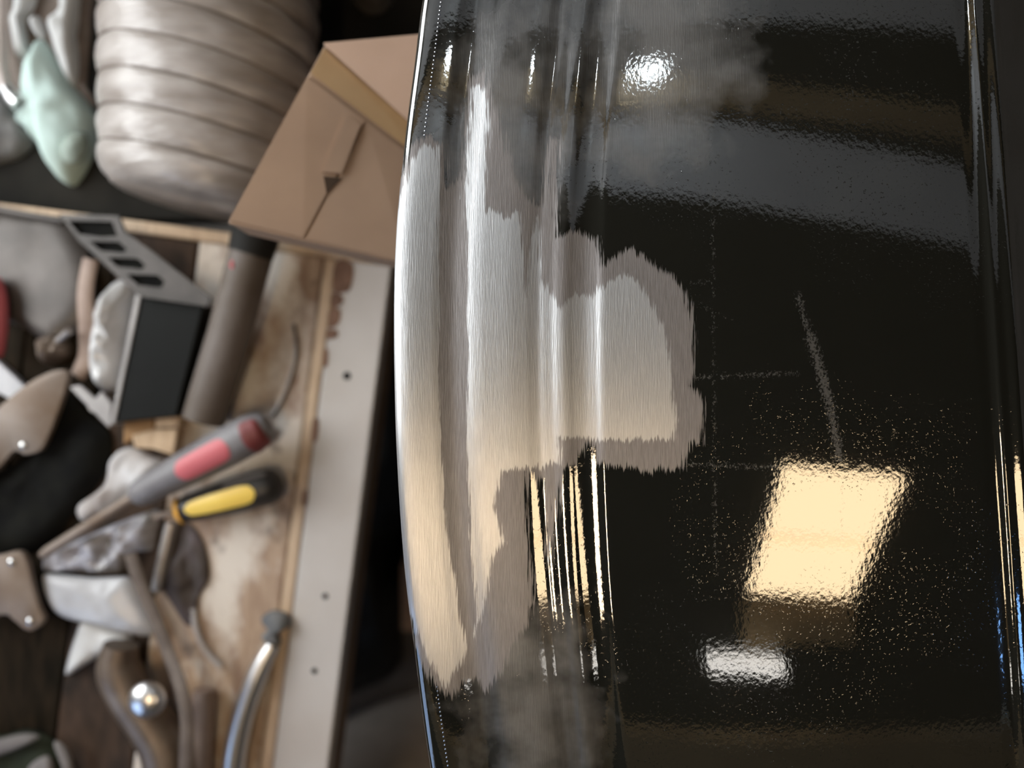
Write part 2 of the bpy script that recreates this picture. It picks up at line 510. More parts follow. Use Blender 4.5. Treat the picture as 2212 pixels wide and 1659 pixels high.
EDGE_Y = [-350, 0, 100, 300, 500, 600, 700, 900, 1000, 1200, 1300, 1400, 1500, 1659, 2050]
EDGE_X = [985, 905, 893, 868, 850, 846, 845, 848, 852, 865, 875, 888, 900, 922, 1000]
PROF_X = [845, 846.5, 850, 856, 866, 882, 930, 952, 975, 1000, 1024, 1045, 1090, 1135, 1152, 1163, 1174, 1190, 1206, 1216, 1226, 1240, 1262, 1286, 1299, 1307, 1345, 1700, 2110, 2136, 2146, 2156, 2172, 2190, 2212, 2300, 2500]
PROF_Z = [-52, -31, -15, -6.5, -1.8, 0, -5, -11, -15, -11, -5, -2.5, -1.5, -5, -8.5, -10, -8.5, -7, -3, -2, -3.2, -6.5, -8.8, -5.5, -1.2, -0.3, 0, 4, 0, -1.5, 0.5, 4.5, 3.5, 5.5, 0, -26, -95]
K = (CAM_Z - PANEL_Z) / F_PX                # metres per measured unit at panel height


def sd_poly(P, poly):
    """signed distance (inside positive) to a polygon"""
    P = np.asarray(P, float); poly = np.asarray(poly, float)
    dmin = np.full(len(P), 1e9); inside = np.zeros(len(P), bool)
    for i in range(len(poly)):
        a, b = poly[i - 1], poly[i]
        ab = b - a
        tt = np.clip(((P - a) @ ab) / (ab @ ab + 1e-9), 0, 1)
        d = np.hypot(*(P - (a + tt[:, None] * ab)).T)
        dmin = np.minimum(dmin, d)
        c = ((a[1] > P[:, 1]) != (b[1] > P[:, 1]))
        xi = a[0] + (P[:, 1] - a[1]) * ab[0] / (ab[1] + 1e-12)
        inside ^= c & (P[:, 0] < xi)
    return np.where(inside, dmin, -dmin)


BARE = [(840, 470), (868, 420), (890, 345), (918, 312), (942, 318), (950, 380), (975, 430), (1004, 430), (1012, 300), (1020, 185), (1038, 172), (1056, 225), (1050, 350), (1044, 462),
        (1060, 455), (1090, 470), (1118, 456), (1130, 560), (1136, 640), (1148, 520), (1160, 466), (1170, 600), (1200, 650), (1215, 672), (1240, 636), (1280, 640), (1310, 608), (1350, 592),
        (1376, 606), (1404, 650), (1432, 700), (1446, 780), (1452, 850), (1462, 905), (1452, 948), (1330, 952), (1208, 946), (1206, 1000), (1166, 1012), (1132, 1010), (1085, 1018), (1074, 1060), (1070, 1100),
        (1090, 1170), (1062, 1205), (1050, 1285), (1036, 1345), (1012, 1400), (990, 1440), (962, 1482), (936, 1450), (914, 1400), (882, 1330), (866, 1210), (852, 1060), (840, 1000)]
PRIMER = [(840, 420), (868, 370), (888, 312), (925, 292), (952, 312), (966, 400), (996, 380), (1006, 270), (1014, 160), (1044, 150), (1066, 220), (1100, 340), (1128, 420), (1166, 440), (1192, 300), (1206, 300), (1200, 420), (1200, 512), (1250, 498), (1288, 515),
          (1304, 572), (1340, 548), (1366, 540), (1412, 572), (1452, 598), (1480, 632), (1494, 700), (1500, 790), (1488, 835), (1506, 850), (1520, 885), (1514, 955), (1492, 960), (1474, 1012), (1400, 1016), (1330, 1006), (1294, 1000), (1272, 950),
          (1240, 1005), (1216, 1015), (1208, 1080), (1198, 1150), (1190, 1235), (1182, 1160), (1172, 1040), (1140, 1020), (1136, 1100), (1152, 1290), (1140, 1345), (1110, 1390), (1075, 1460), (1050, 1500), (1022, 1470), (1000, 1480), (964, 1510), (925, 1460), (898, 1400), (868, 1290), (852, 1120), (840, 1060)]
GROOVE = [(950, 300), (985, 420), (1004, 420), (1012, 600), (1010, 800), (1010, 1000), (1016, 1200), (1032, 1330), (1012, 1420), (990, 1330), (968, 1180), (953, 1000), (946, 800), (946, 600)]
SCUFFS = [((1722, 640), (1750, 730), 9), ((1750, 730), (1790, 870), 15), ((1790, 870), (1812, 990), 13), ((1820, 990), (1816, 1160), 3),
          ((1538, 420), (1545, 1240), 3), ((1500, 815), (1720, 806), 6), ((1480, 1003), (1700, 1010), 6), ((1490, 612), (1542, 608), 2), ((1495, 650), (1580, 690), 1.5), ((1345, 340), (1375, 346), 2)]
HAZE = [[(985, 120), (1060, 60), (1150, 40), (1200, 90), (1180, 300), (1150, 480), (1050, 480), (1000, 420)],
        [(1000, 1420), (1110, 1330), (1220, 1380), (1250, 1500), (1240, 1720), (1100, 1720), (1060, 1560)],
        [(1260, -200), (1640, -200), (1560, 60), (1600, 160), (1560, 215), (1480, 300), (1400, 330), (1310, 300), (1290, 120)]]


def sd_lines(P):
    best = np.full(len(P), -200.0)
    for a, b, w_ in SCUFFS:
        a, b = np.array(a, float), np.array(b, float); ab = b - a
        t_ = np.clip(((P - a) @ ab) / (ab @ ab), 0, 1)
        best = np.maximum(best, w_ - np.hypot(*(P - (a + t_[:, None] * ab)).T))
    return best


def body_panel():
    cols = np.unique(np.concatenate([np.arange(845, 875, 1.5), np.arange(875, 1340, 3.0), np.arange(1340, 2110, 5.0), np.arange(2110, 2215, 2.5), np.arange(2215, 2500, 12.0), [2500.0]]))
    rows = np.arange(-330, 2030, 6.0)
    nC, nR = len(cols), len(rows)
    eL = interp(EDGE_Y, EDGE_X, rows) - 845.0
    rR = (rows - 800.0) * (110.0 / 1659.0)
    w = np.interp(cols, [845, 1050, 1300, 1450, 2100, 2500], [1.0, 1.0, 0.68, 0.45, 0.0, 0.0])
    wr = np.interp(cols, [845, 1300, 1450, 2100, 2500], [0.0, 0.0, 0.2, 1.0, 1.0])
    X = cols[None, :] + eL[:, None] * w[None, :] + rR[:, None] * wr[None, :]
    Y = np.repeat(rows[:, None], nC, 1)
    Z = np.repeat(interp(PROF_X, PROF_Z, cols)[None, :], nR, 0)
    Z = Z - ((Y - 800) / 900.0) ** 2 * 6.0 * np.interp(cols, [845, 1300, 1500], [1, 0.4, 0.0])[None, :]
    # low hammer ripple where the sheet was worked, dying out on the flat
    P3 = np.stack([(X - CX) * K, (CY - Y) * K, PANEL_Z + Z * K], -1).reshape(-1, 3)
    Pp = np.stack([X, Y], -1).reshape(-1, 2)
    loc = np.array([(1500 - CX) * K, (CY - 800) * K, PANEL_Z])
    idx = np.arange(nR * nC).reshape(nR, nC)
    q = np.stack([idx[:-1, :-1], idx[1:, :-1], idx[1:, 1:], idx[:-1, 1:]], -1).reshape(-1, 4)
    me = bpy.data.meshes.new('body_panel')
    me.from_pydata((P3 - loc).tolist(), [], q.tolist())
    me.shade_smooth()
    for nm, val in (('scuff', sd_lines(Pp)), ('bare', np.minimum(sd_poly(Pp, BARE), -1.6 * sd_poly(Pp, GROOVE))), ('primer', sd_poly(Pp, PRIMER)), ('haze', np.max([sd_poly(Pp, h) for h in HAZE], 0))):
        a = me.attributes.new(nm, 'FLOAT', 'POINT')
        a.data.foreach_set('value', np.clip(val, -200, 200).astype(np.float32))
    o = bpy.data.objects.new('body_panel', me)
    o.location = loc
    COL.objects.link(o)
    sm = o.modifiers.new('thickness', 'SOLIDIFY'); sm.thickness = 0.0012; sm.offset = -1
    tag(o, 'glossy black sheet metal body panel with a sanded bare patch along its rolled edge', 'body panel')
    return o, (rows, eL)


def math_node(nt, op, a, b=None, clamp=False):
    n = nt.nodes.new('ShaderNodeMath'); n.operation = op; n.use_clamp = clamp
    for i, v in enumerate((a, b)):
        if v is None: continue
        if isinstance(v, (int, float)): n.inputs[i].default_value = v
        else: L(nt, v, n.inputs[i])
    return n.outputs[0]


def panel_material():
    m, nt, paint = nodes_of('sanded_black_paint')
    out = nt.nodes['Material Output']

    def attr(nm):
        n = nt.nodes.new('ShaderNodeAttribute'); n.attribute_name = nm; return n.outputs['Fac']

    def mask(nm, amp, soft, seed):
        n1 = noise_node(nt, 1.0, (1000 + seed, 36, 30), 3, 0.6)
        n2 = noise_node(nt, 1.0, (150, 60, 60), 3, 0.5)
        a = math_node(nt, 'MULTIPLY', math_node(nt, 'SUBTRACT', n1.outputs['Fac'], 0.5), amp)
        b = math_node(nt, 'MULTIPLY', math_node(nt, 'SUBTRACT', n2.outputs['Fac'], 0.5), 14.0)
        s = math_node(nt, 'ADD', math_node(nt, 'ADD', attr(nm), a), b)
        return math_node(nt, 'ADD', math_node(nt, 'DIVIDE', s, soft), 0.5, True)

    mA, mB = mask('bare', 50, 5.0, 0), mask('primer', 62, 7.0, 170)
    hn = noise_node(nt, 45, (1, 1, 1), 3, 0.5)
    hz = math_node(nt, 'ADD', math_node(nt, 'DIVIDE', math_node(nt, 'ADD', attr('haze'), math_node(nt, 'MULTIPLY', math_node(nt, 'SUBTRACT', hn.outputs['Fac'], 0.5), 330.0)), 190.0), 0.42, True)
    # --- black paint: orange peel and dust nibs
    paint.inputs['Base Color'].default_value = (0.011, 0.011, 0.0085, 1)
    paint.inputs['Roughness'].default_value = 0.035
    paint.inputs['IOR'].default_value = 2.0
    peel = noise_node(nt, 400, (1, 0.8, 1), 2, 0.4)
    nib = noise_node(nt, 620, (1, 1, 1), 2, 0.5)
    where = noise_node(nt, 16, (1, 1, 1), 3)
    nibs = ramp(nt, nib.outputs['Fac'], [(0.66, (0, 0, 0)), (0.74, (1, 1, 1))])
    wr = ramp(nt, where.outputs['Fac'], [(0.42, (0, 0, 0)), (0.62, (1, 1, 1))])
    nibm = math_node(nt, 'MULTIPLY', nibs.outputs['Color'], wr.outputs['Color'])
    hgt = math_node(nt, 'ADD', math_node(nt, 'MULTIPLY', peel.outputs['Fac'], 1.0), math_node(nt, 'MULTIPLY', nibm, 1.5))
    bp = nt.nodes.new('ShaderNodeBump'); bp.inputs['Strength'].default_value = 0.125; bp.inputs['Distance'].default_value = 0.00025
    L(nt, hgt, bp.inputs['Height']); L(nt, bp.outputs['Normal'], paint.inputs['Normal'])
    # --- hazed paint: scuffed clear coat
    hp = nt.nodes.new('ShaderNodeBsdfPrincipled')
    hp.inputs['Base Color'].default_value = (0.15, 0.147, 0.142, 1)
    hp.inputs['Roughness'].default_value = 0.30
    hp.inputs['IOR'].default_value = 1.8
    # fine scratches shared by the sanded layers
    s1 = noise_node(nt, 1.0, (1700, 70, 60), 3, 0.6, (0, 0, 0.12))
    s2 = noise_node(nt, 1.0, (1500, 60, 40), 3, 0.6, (0, 0, -0.55))
    sc = math_node(nt, 'ADD', math_node(nt, 'MULTIPLY', s1.outputs['Fac'], 1.0), math_node(nt, 'MULTIPLY', s2.outputs['Fac'], 1.0))
    bs = nt.nodes.new('ShaderNodeBump'); bs.inputs['Strength'].default_value = 0.75; bs.inputs['Distance'].default_value = 0.0002
    L(nt, sc, bs.inputs['Height'])
    L(nt, bs.outputs['Normal'], hp.inputs['Normal'])
    # --- sanded primer ring
    pr = nt.nodes.new('ShaderNodeBsdfPrincipled')
    r = ramp(nt, s1.outputs['Fac'], [(0.3, (0.17, 0.155, 0.15)), (0.7, (0.26, 0.245, 0.24))])
    L(nt, r.outputs['Color'], pr.inputs['Base Color'])
    pr.inputs['Metallic'].default_value = 0.35
    pr.inputs['Roughness'].default_value = 0.42
    L(nt, bs.outputs['Normal'], pr.inputs['Normal'])
    # --- bare metal
    me = nt.nodes.new('ShaderNodeBsdfPrincipled')
    r2 = ramp(nt, s1.outputs['Fac'], [(0.25, (0.46, 0.465, 0.47)), (0.75, (0.585, 0.59, 0.595))])
    L(nt, r2.outputs['Color'], me.inputs['Base Color'])
    me.inputs['Metallic'].default_value = 0.85
    me.inputs['Roughness'].default_value = 0.40
    me.inputs['Anisotropic'].default_value = 0.7
    pr.inputs['Anisotropic'].default_value = 0.6
    tg = nt.nodes.new('ShaderNodeCombineXYZ'); tg.inputs['X'].default_value = 1.0
    L(nt, tg.outputs[0], me.inputs['Tangent']); L(nt, tg.outputs[0], pr.inputs['Tangent'])
    L(nt, bs.outputs['Normal'], me.inputs['Normal'])

    def mixs(f, a, b):
        x = nt.nodes.new('ShaderNodeMixShader')
        L(nt, f, x.inputs['Fac']); L(nt, a, x.inputs[1]); L(nt, b, x.inputs[2])
        return x.outputs[0]
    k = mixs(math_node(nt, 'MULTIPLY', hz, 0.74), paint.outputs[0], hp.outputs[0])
    sn = noise_node(nt, 700, (1, .8, 1), 3, 0.7)
    sk = math_node(nt, 'ADD', math_node(nt, 'DIVIDE', math_node(nt, 'ADD', attr('scuff'), math_node(nt, 'MULTIPLY', math_node(nt, 'SUBTRACT', sn.outputs['Fac'], 0.55), 60.0)), 10.0), 0.0, True)
    k = mixs(math_node(nt, 'MULTIPLY', sk, 0.42), k, hp.outputs[0])
    k = mixs(mB, k, pr.outputs[0])
    k = mixs(mA, k, me.outputs[0])
    L(nt, k, out.inputs['Surface'])
    return m


panel, (P_ROWS, P_EL) = body_panel()
panel.data.materials.append(panel_material())
# row of tiny spot-weld nibs along the rolled edge, seen above and below the sanded part
bm = bmesh.new()
for y in list(np.arange(-60, 300, 9.0)) + list(np.arange(1485, 1760, 9.0)):
    e = float(interp(EDGE_Y, EDGE_X, np.array([y]))[0]) - 845
    c0 = 889 + (4 if y < 500 else 2)
    z = float(interp(PROF_X, PROF_Z, np.array([c0]))[0]) - ((y - 800) / 900.0) ** 2 * 6
    r = bmesh.ops.create_icosphere(bm, subdivisions=1, radius=2.6 * K)
    for v in r['verts']:
        v.co += Vector(((c0 + e - CX) * K, (CY - y) * K, PANEL_Z + z * K))
M['nib'] = mat('nib_metal', (0.55, 0.56, 0.58), None, 40, rough=0.25, metal=1.0)
o = from_bm('weld_bead', bm, M['nib'], panel, kind='stuff')

# trestle that carries the panel, out of sight beneath it
t = thing('sawhorse', 'timber sawhorse standing on the floor beneath the black panel', 'sawhorse', (.22, 0, 0))
top_z = 1.214
from_bm('beam', boxbm(.05, .40, -.03, .03, top_z - .09, top_z, bev=.003), M['leg_wood'], t, False)
for sx in (.09, .36):
    for sy in (-1, 1):
        from_bm('leg', sweep([Vector((sx, sy * .035, top_z - .09)), Vector((sx + (.04 if sx > .2 else -.0), sy * .26, 0))], .022, 4), M['leg_wood'], t, False)

# ---------------------------------------------------------------- workbench
BZ = 0.85


def lineL(y, off=0):     # left border of the pale front strip, measured
    return 725 - (y - 590) * 0.1263 + off


bench = thing('workbench', 'worn wooden workbench with a pale screwed metal strip along its front', 'workbench', W(300, 1000, 0))


def plank(a, b, y0_, y1_, z0, z1, m, nm='plank', bev=0.002):
    pl = [(lineL(y0_, a), y0_ + a * 0.128), (lineL(y0_, b), y0_ + b * 0.128), (lineL(y1_, b), y1_ + b * 0.128), (lineL(y1_, a), y1_ + a * 0.128)]
    return from_bm(nm, prism(pl, z0, z1, bev), M[m], bench, smooth=False)


YT, YB = 560, 2500
plank(-298, -30, YT, YB, BZ - .035, BZ, 'worn_wood')
for k, (a, b) in enumerate(((-470, -302), (-640, -474), (-810, -644), (-980, -814), (-1150, -984))):
    plank(a, b, YT, YB, BZ - .035, BZ - .0005 * (k % 2), 'brown_wood' if k == 0 else 'black_wood')
plank(-28, -3, YT, YB, BZ - .035, BZ + .003, 'trim_wood', 'edge_trim')
plank(-1150, 118, YT - 28, YT - 2, BZ - .06, BZ + .004, 'trim_wood', 'end_trim')
st = plank(-1, 116, YT, YB, BZ - .035, BZ + .002, 'strip', 'metal_strip')
for (hx, hy) in ((750, 812), (703, 1287), (680, 1448)):
    c = W(hx, hy, BZ)
    bm = bmesh.new()
    bmesh.ops.create_cone(bm, cap_ends=True, segments=14, radius1=px2m(9 if hy < 900 else 7, BZ), radius2=px2m(8 if hy < 900 else 6, BZ), depth=.0012)
    for v in bm.verts: v.co += c + Vector((0, 0, .0022))
    from_bm('hole_disc', bm, M['hole'], bench)  # dark discs stand in for the shade inside the screw holes
for i, pl in enumerate(([(724, 566), (762, 570), (757, 622), (740, 632), (720, 628)], [(718, 634), (738, 638), (741, 652), (730, 662), (714, 664)],
                        [(712, 668), (734, 668), (734, 692), (722, 706), (708, 704)], [(706, 712), (726, 712), (730, 724), (718, 732), (704, 730)], [(698, 755), (708, 756), (706, 790), (696, 788)],
                        [(676, 905), (688, 908), (684, 950), (672, 948)], [(655, 1060), (664, 1062), (662, 1090), (652, 1090)])):
    from_bm('rust_flake', prism(pl, BZ + .002, BZ + .0031, 0, curve=3), M['rust'], bench)
from_bm('apron', prism([(lineL(YT, 85), YT), (lineL(YT, 110), YT + 3), (lineL(YB, 110), YB + 3), (lineL(YB, 85), YB)], BZ - .16, BZ - .036, 0), M['leg_wood'], bench, False)
for (lx, ly) in ((-560, 640), (250, 640), (-640, 2400), (230, 2440)):
    c = W(lx, ly, BZ)
    from_bm('leg', boxbm(c.x - .035, c.x + .035, c.y - .035, c.y + .035, 0, BZ - .036, bev=.003), M['leg_wood'], bench, False)

# lower side table behind the bench end
TZ = 0.78
side = thing('side_table', 'dark low table behind the end of the workbench', 'table', W(300, 100, 0))
a, b = W(-420, -620, TZ), W(1010, 512, TZ)
b.y = W(0, 470, BZ).y
from_bm('tabletop', boxbm(a.x, b.x, b.y + .012, a.y, TZ - .03, TZ, bev=.003), M['side_top'], side, False)
for sx in (a.x + .05, b.x - .05):
    for sy in (b.y + .07, a.y - .05):
        from_bm('leg', boxbm(sx - .025, sx + .025, sy - .025, sy + .025, 0, TZ - .03), M['leg_wood'], side, False)

# ---------------------------------------------------------------- ribbed duct lying on the side table
R = 0.111
dz = TZ + R
dc = Vector((-.3203, .3, dz))
d_y0, d_y1 = W(0, 476, dz).y + .012, W(0, -420, dz).y
t = thing('flexible_duct', 'fat grey ribbed duct with shiny film skin lying behind the bench', 'duct', (dc.x, (d_y0 + d_y1) / 2, TZ))
bm = bmesh.new(); seg = 64; pitch = px2m(70, dz); nst = int((d_y1 - d_y0) / pitch * 10)
rings = []
for i in range(nst + 1):
    f = i / nst; yy = d_y0 + (d_y1 - d_y0) * f
    ring = []
    for k in range(seg):
        an = 2 * math.pi * k / seg
        ph = (yy - d_y0) / pitch + 0.16 * math.cos(an) + 0.05 * mnoise.noise(Vector((an * 2, yy * 12, 1)))
        fr = ph - math.floor(ph)
        bulge = 1 - (2 * fr - 1) ** 4
        rr = R - .0045 + .0043 * bulge + .0018 * mnoise.noise(Vector((an * 4, yy * 70, 5)))
        rr *= 0.86 + 0.14 * min(1.0, i / 7.0) ** 0.5
        ring.append(bm.verts.new(Vector((dc.x + rr * math.cos(an), yy + .02 * math.cos(an) * -1, dz + rr * math.sin(an)))))
    rings.append(ring)
for i in range(nst):
    for k in range(seg):
        bm.faces.new((rings[i][k], rings[i][(k + 1) % seg], rings[i + 1][(k + 1) % seg], rings[i + 1][k]))
bm.faces.new(rings[0]); bm.faces.new(list(reversed(rings[-1])))
from_bm('duct_skin', bm, M['duct'], t, angle=80)
for j in range(1, int((d_y1 - d_y0) / pitch) + 1):
    pts = []
    for k in range(33):
        an = -0.35 + (math.pi + 0.7) * k / 32
        yy = d_y0 + pitch * (j - 0.16 * math.cos(an))
        pts.append(Vector((dc.x + (R - .0035) * math.cos(an), max(yy, d_y0 + .001) - .02 * math.cos(an), dz + (R - .0035) * math.sin(an))))
    from_bm('wire_ring', sweep(pts, .0018, 6), M['duct_wire'], t)

# ---------------------------------------------------------------- cartons
t = thing('cardboard_carton', 'plain brown carton standing under the tilted carton', 'carton', (*W(830, 330, 1.0).xy, TZ))
c = W(835, 330, .97)
from_bm('carton_body', boxbm(c.x - .0, c.x + .12, c.y - .05, c.y + .10, TZ, .985, bev=.002), M['card_dark'], t, False)


def hexa(top, h):
    bm = bmesh.new()
    tv = [bm.verts.new(W(*p)) for p in top]
    bv = [bm.verts.new(W(*p) - Vector((0, 0, h))) for p in top]
    n = len(top)
    bm.faces.new(tv); bm.faces.new(list(reversed(bv)))
    for i in range(n): bm.faces.new((tv[i], tv[(i + 1) % n], bv[(i + 1) % n], bv[i]))
    bmesh.ops.recalc_face_normals(bm, faces=bm.faces)
    return bm


A_, B_, C_, D_ = (490, 482, 1.105), (703, 92, 1.075), (985, 345, 1.05), (885, 572, 1.075)
t = thing('cardboard_carton', 'tilted brown carton with tape band and dark slot patch, leaning on the duct', 'carton', W(720, 350, 1.0))
bm = hexa([A_, B_, C_, D_], .05)
bmesh.ops.bevel(bm, geom=list(bm.edges), offset=.002, segments=2, profile=.5, affect='EDGES')
from_bm('carton_body', bm, M['card'], t, False)


def on_top(u, v, lift):
    """point on the carton lid: u from the left edge, v from the upper edge"""
    a, b, c, d = (W(*p) for p in (A_, B_, C_, D_))
    p = b.lerp(c, u).lerp(a.lerp(d, u), v)
    n = (c - b).cross(a - b).normalized()
    return p - n * lift if n.z < 0 else p + n * lift


def lid_patch(uv, l0, l1):
    bm = bmesh.new()
    lo = [bm.verts.new(on_top(u, v, l0)) for u, v in uv]
    hi = [bm.verts.new(on_top(u, v, l1)) for u, v in uv]
    n = len(uv)
    bm.faces.new(hi); bm.faces.new(list(reversed(lo)))
    for i in range(n): bm.faces.new((lo[i], lo[(i + 1) % n], hi[(i + 1) % n], hi[i]))
    return bm


from_bm('tape', lid_patch([(.01, .03), (1, .03), (1, .19), (.01, .17)], .0003, .0010), M['tape'], t, False)
from_bm('side_flap', lid_patch([(.005, .20), (.41, .21), (.40, .985), (.005, .985)], .0003, .0022), M['card'], t, False)
from_bm('centre_flap', lid_patch([(.425, .21), (.985, .22), (.985, .985), (.415, .985)], .0003, .0018), M['card'], t, False)
from_bm('tuck_tab', lid_patch([(.30, .26), (.40, .25), (.43, .56), (.33, .60)], .0024, .0046), M['card'], t, False)
from_bm('slot', lid_patch([(.345, .615), (.445, .58), (.405, .70)], .0022, .0028), M['card_slot_shade'], t, False)  # dark patch laid on the lid for the shade in a cut slot
# raised end flap of the carton, beyond the tape band
bm = bmesh.new()
fl = [W(701, 97, 1.0785), W(980, 352, 1.0535), W(1100, 200, 1.062), W(1000, 70, 1.082)]
lo = [bm.verts.new(p) for p in fl]; hi = [bm.verts.new(p + Vector((0, 0, .004))) for p in fl]
bm.faces.new(hi); bm.faces.new(list(reversed(lo)))
for i in range(4): bm.faces.new((lo[i], lo[(i + 1) % 4], hi[(i + 1) % 4], hi[i]))
from_bm('end_flap', bm, M['card_pink'], t, False)

# grey bottle in the dark corner beyond the carton
c = W(806, -10, TZ)
t = thing('bottle', 'slim grey bottle in the dark behind the carton', 'bottle', c)
prof = [(0, .024), (.10, .024), (.125, .011), (.15, .011)]
from_bm('bottle_body', sweep([c + Vector((0, 0, z)) for z, r in prof], [r for z, r in prof], 16), M['steel'], t)
from_bm('cap', sweep([c + Vector((0, 0, .15)), c + Vector((0, 0, .17))], .013, 14), M['dark_rubber'], t)

# ---------------------------------------------------------------- cloths at the upper left, on the side table
t = thing('work_glove', 'pale mint cloth glove with a grimy patch beside the ribbed duct', 'glove', W(135, 280, TZ))
from_bm('palm', lump([(92, 95), (108, 100), (132, 140), (160, 185), (198, 232), (212, 270), (205, 330), (178, 385), (155, 402), (120, 370), (102, 318), (84, 308), (70, 285), (52, 272), (72, 248), (62, 205), (75, 150)], TZ, .045, .8, .010, 22, seed=3), M['mint'], t)
from_bm('grime', lump([(150, 290), (185, 288), (192, 320), (172, 352), (140, 350), (132, 318)], TZ + .036, .012, .8, .004, 40, seed=9, edge=.1), M['grime'], t)
t = thing('cloth_strip', 'pale cloth strip hanging upright right of the mint glove', 'cloth', W(155, 80, TZ))
from_bm('fold', lump([(150, -60), (178, -60), (176, 40), (172, 85), (176, 120), (172, 190), (150, 175), (130, 110), (124, 60), (146, 20)], TZ, .03, .7, .008, 25, seed=4), M['pale_cloth'], t)
t = thing('cloth_strip', 'pale bent cloth strip at the top, left of the mint glove', 'cloth', W(60, 70, TZ))
from_bm('fold', lump([(60, -40), (90, -40), (82, 20), (66, 50), (68, 100), (72, 130), (52, 138), (44, 110), (34, 60), (48, 25)], TZ, .028, .7, .008, 25, seed=5), M['pale_cloth'], t)
t = thing('cloth_strip', 'small pale cloth tip just above the mint glove', 'cloth', W(90, 65, TZ))
from_bm('fold', lump([(78, 45), (92, 42), (104, 70), (106, 90), (94, 92), (80, 66)], TZ, .02, .8, .004, 30, seed=6), M['pale_cloth'], t)
t = thing('rag', 'dark slate and grey rag lying below the mint glove', 'rag', W(30, 280, TZ))
from_bm('fold', lump([(-80, 200), (0, 205), (48, 250), (78, 300), (60, 330), (20, 350), (-80, 360)], TZ, .025, .7, .010, 30, seed=8), M['slate_cloth'], t)
t = thing('hose', 'beige hose with bright tip at the left of the mint glove', 'hose', W(10, 120, TZ))
from_bm('hose_body', sweep(path_px([(2, -90, TZ + .022), (0, 60, TZ + .022), (2, 150, TZ + .030), (14, 195, TZ + .036)], 6), px2m(13, TZ), 14), M['beige_hose'], t)
from_bm('ferrule', sweep(path_px([(14, 195, TZ + .036), (26, 211, TZ + .04), (42, 226, TZ + .042)], 4), [.0085] * 4 + [.009] * 5, 14), M['chrome'], t)
t = thing('dark_cloth', 'dark brown cloth spread under the pale strips', 'cloth', W(90, 60, TZ))
from_bm('fold', lump([(14, -120), (190, -120), (196, 60), (188, 190), (205, 230), (60, 215), (16, 130)], TZ - .0, .006, .3, .002, 30, seed=2), M['strap'], t)

# ---------------------------------------------------------------- things on the bench, upper left
t = thing('sheet_metal_tray', 'dull grey sheet metal tray at the bench end by the red handle', 'tray', W(70, 580, BZ))
from_bm('tray_floor', lump([(-120, 425), (-10, 452), (70, 468), (140, 478), (190, 545), (206, 620), (188, 690), (150, 725), (120, 748), (60, 712), (10, 694), (-120, 660)], BZ + .004, .010, .1, .003, 9, seed=1, curve=3), M['sheet_metal'], t)
from_bm('rim', sweep(path_px([(-120, 428, BZ + .012), (-10, 451, BZ + .012), (70, 466, BZ + .012), (138, 477, BZ + .012)], 4), .004, 10), M['sheet_metal'], t)
t = thing('slotted_plate', 'grey steel plate with four dark slots across the bench end', 'plate', W(280, 550, BZ + .014))
slots = [[(146, 476), (242, 478), (254, 510), (216, 512), (170, 505)], [(192, 520), (256, 522), (274, 538), (266, 546), (218, 542)], [(232, 555), (298, 558), (314, 574), (306, 582), (252, 576)], [(272, 592), (340, 594), (356, 608), (348, 622), (298, 616)]]
from_bm('plate_body', prism([(128, 462), (256, 466), (268, 500), (330, 545), (400, 600), (455, 642), (448, 662), (300, 640), (268, 610), (214, 560), (170, 520)], BZ + .046, BZ + .051, 0, slots), M['slot_metal'], t, False)
from_bm('slot_backdrop', prism([(128, 466), (256, 468), (272, 506), (330, 548), (372, 590), (360, 628), (296, 628), (252, 588), (176, 522)], BZ + .040, BZ + .0455, 0), M['black_cloth'], t, False)  # black sheet added so the slots look dark with shade
for (sx, sy) in ((210, 492), (320, 605)):
    c = W(sx, sy, BZ + .03)
    from_bm('spacer', sweep([Vector((c.x, c.y, BZ + (.0125 if sy < 550 else .001))), Vector((c.x, c.y, BZ + .0402))], .006, 10), M['slot_metal'], t)
t = thing('handle_grip', 'red plastic grip poking in at the left picture edge', 'handle', W(-20, 690, BZ + .014))
from_bm('grip', sweep(path_px([(-25, 600, BZ + .028), (-10, 640, BZ + .028), (-8, 700, BZ + .028), (-16, 770, BZ + .028)], 5), [.007] + [.0115] * 14 + [.009], 14), M['red_grip'], t)

t = thing('plastic_bag', 'glossy clear plastic packet standing left of the black case', 'packet', W(245, 720, BZ))
from_bm('film', lump([(216, 700), (236, 640), (262, 606), (296, 612), (290, 670), (276, 760), (262, 835), (226, 842), (206, 795), (210, 740)], BZ, .034, .85, .011, 45, seed=12), M['clear_plastic'], t)
t = thing('leather_strap', 'brown leather strap with curled end left of the clear packet', 'strap', W(185, 680, BZ + .01))
from_bm('strap_body', sweep(path_px([(196, 560, BZ + .018), (184, 630, BZ + .018), (186, 700, BZ + .016), (186, 765, BZ + .012), (176, 795, BZ + .012), (168, 812, BZ + .010)], 6), px2m(17, BZ), 10, .35), M['leather'], t)
t = thing('black_case', 'flat black plastic case with a pale side strip beside the dull tube', 'case', W(345, 780, BZ))
from_bm('case_body', prism([(302, 640), (440, 660), (380, 900), (246, 914)], BZ, BZ + .042, .002), M['black_plastic'], t, False)
from_bm('side_strip', prism([(296, 622), (304, 640), (247, 915), (237, 918)], BZ, BZ + .044, .001), M['case_edge'], t, False)
t = thing('putty_blade', 'pale pointed steel blade tip below the clear packet', 'blade', W(210, 880, BZ))
from_bm('blade', prism([(150, 836), (172, 832), (205, 862), (218, 846), (240, 872), (236, 925)], BZ + .030, BZ + .0335, .0005), M['case_edge'], t, False)
from_bm('tang', sweep([W(205, 875, BZ + .030), Vector((*W(205, 875, BZ + .030).xy, BZ + .002))], .008, 10), M['steel'], t)
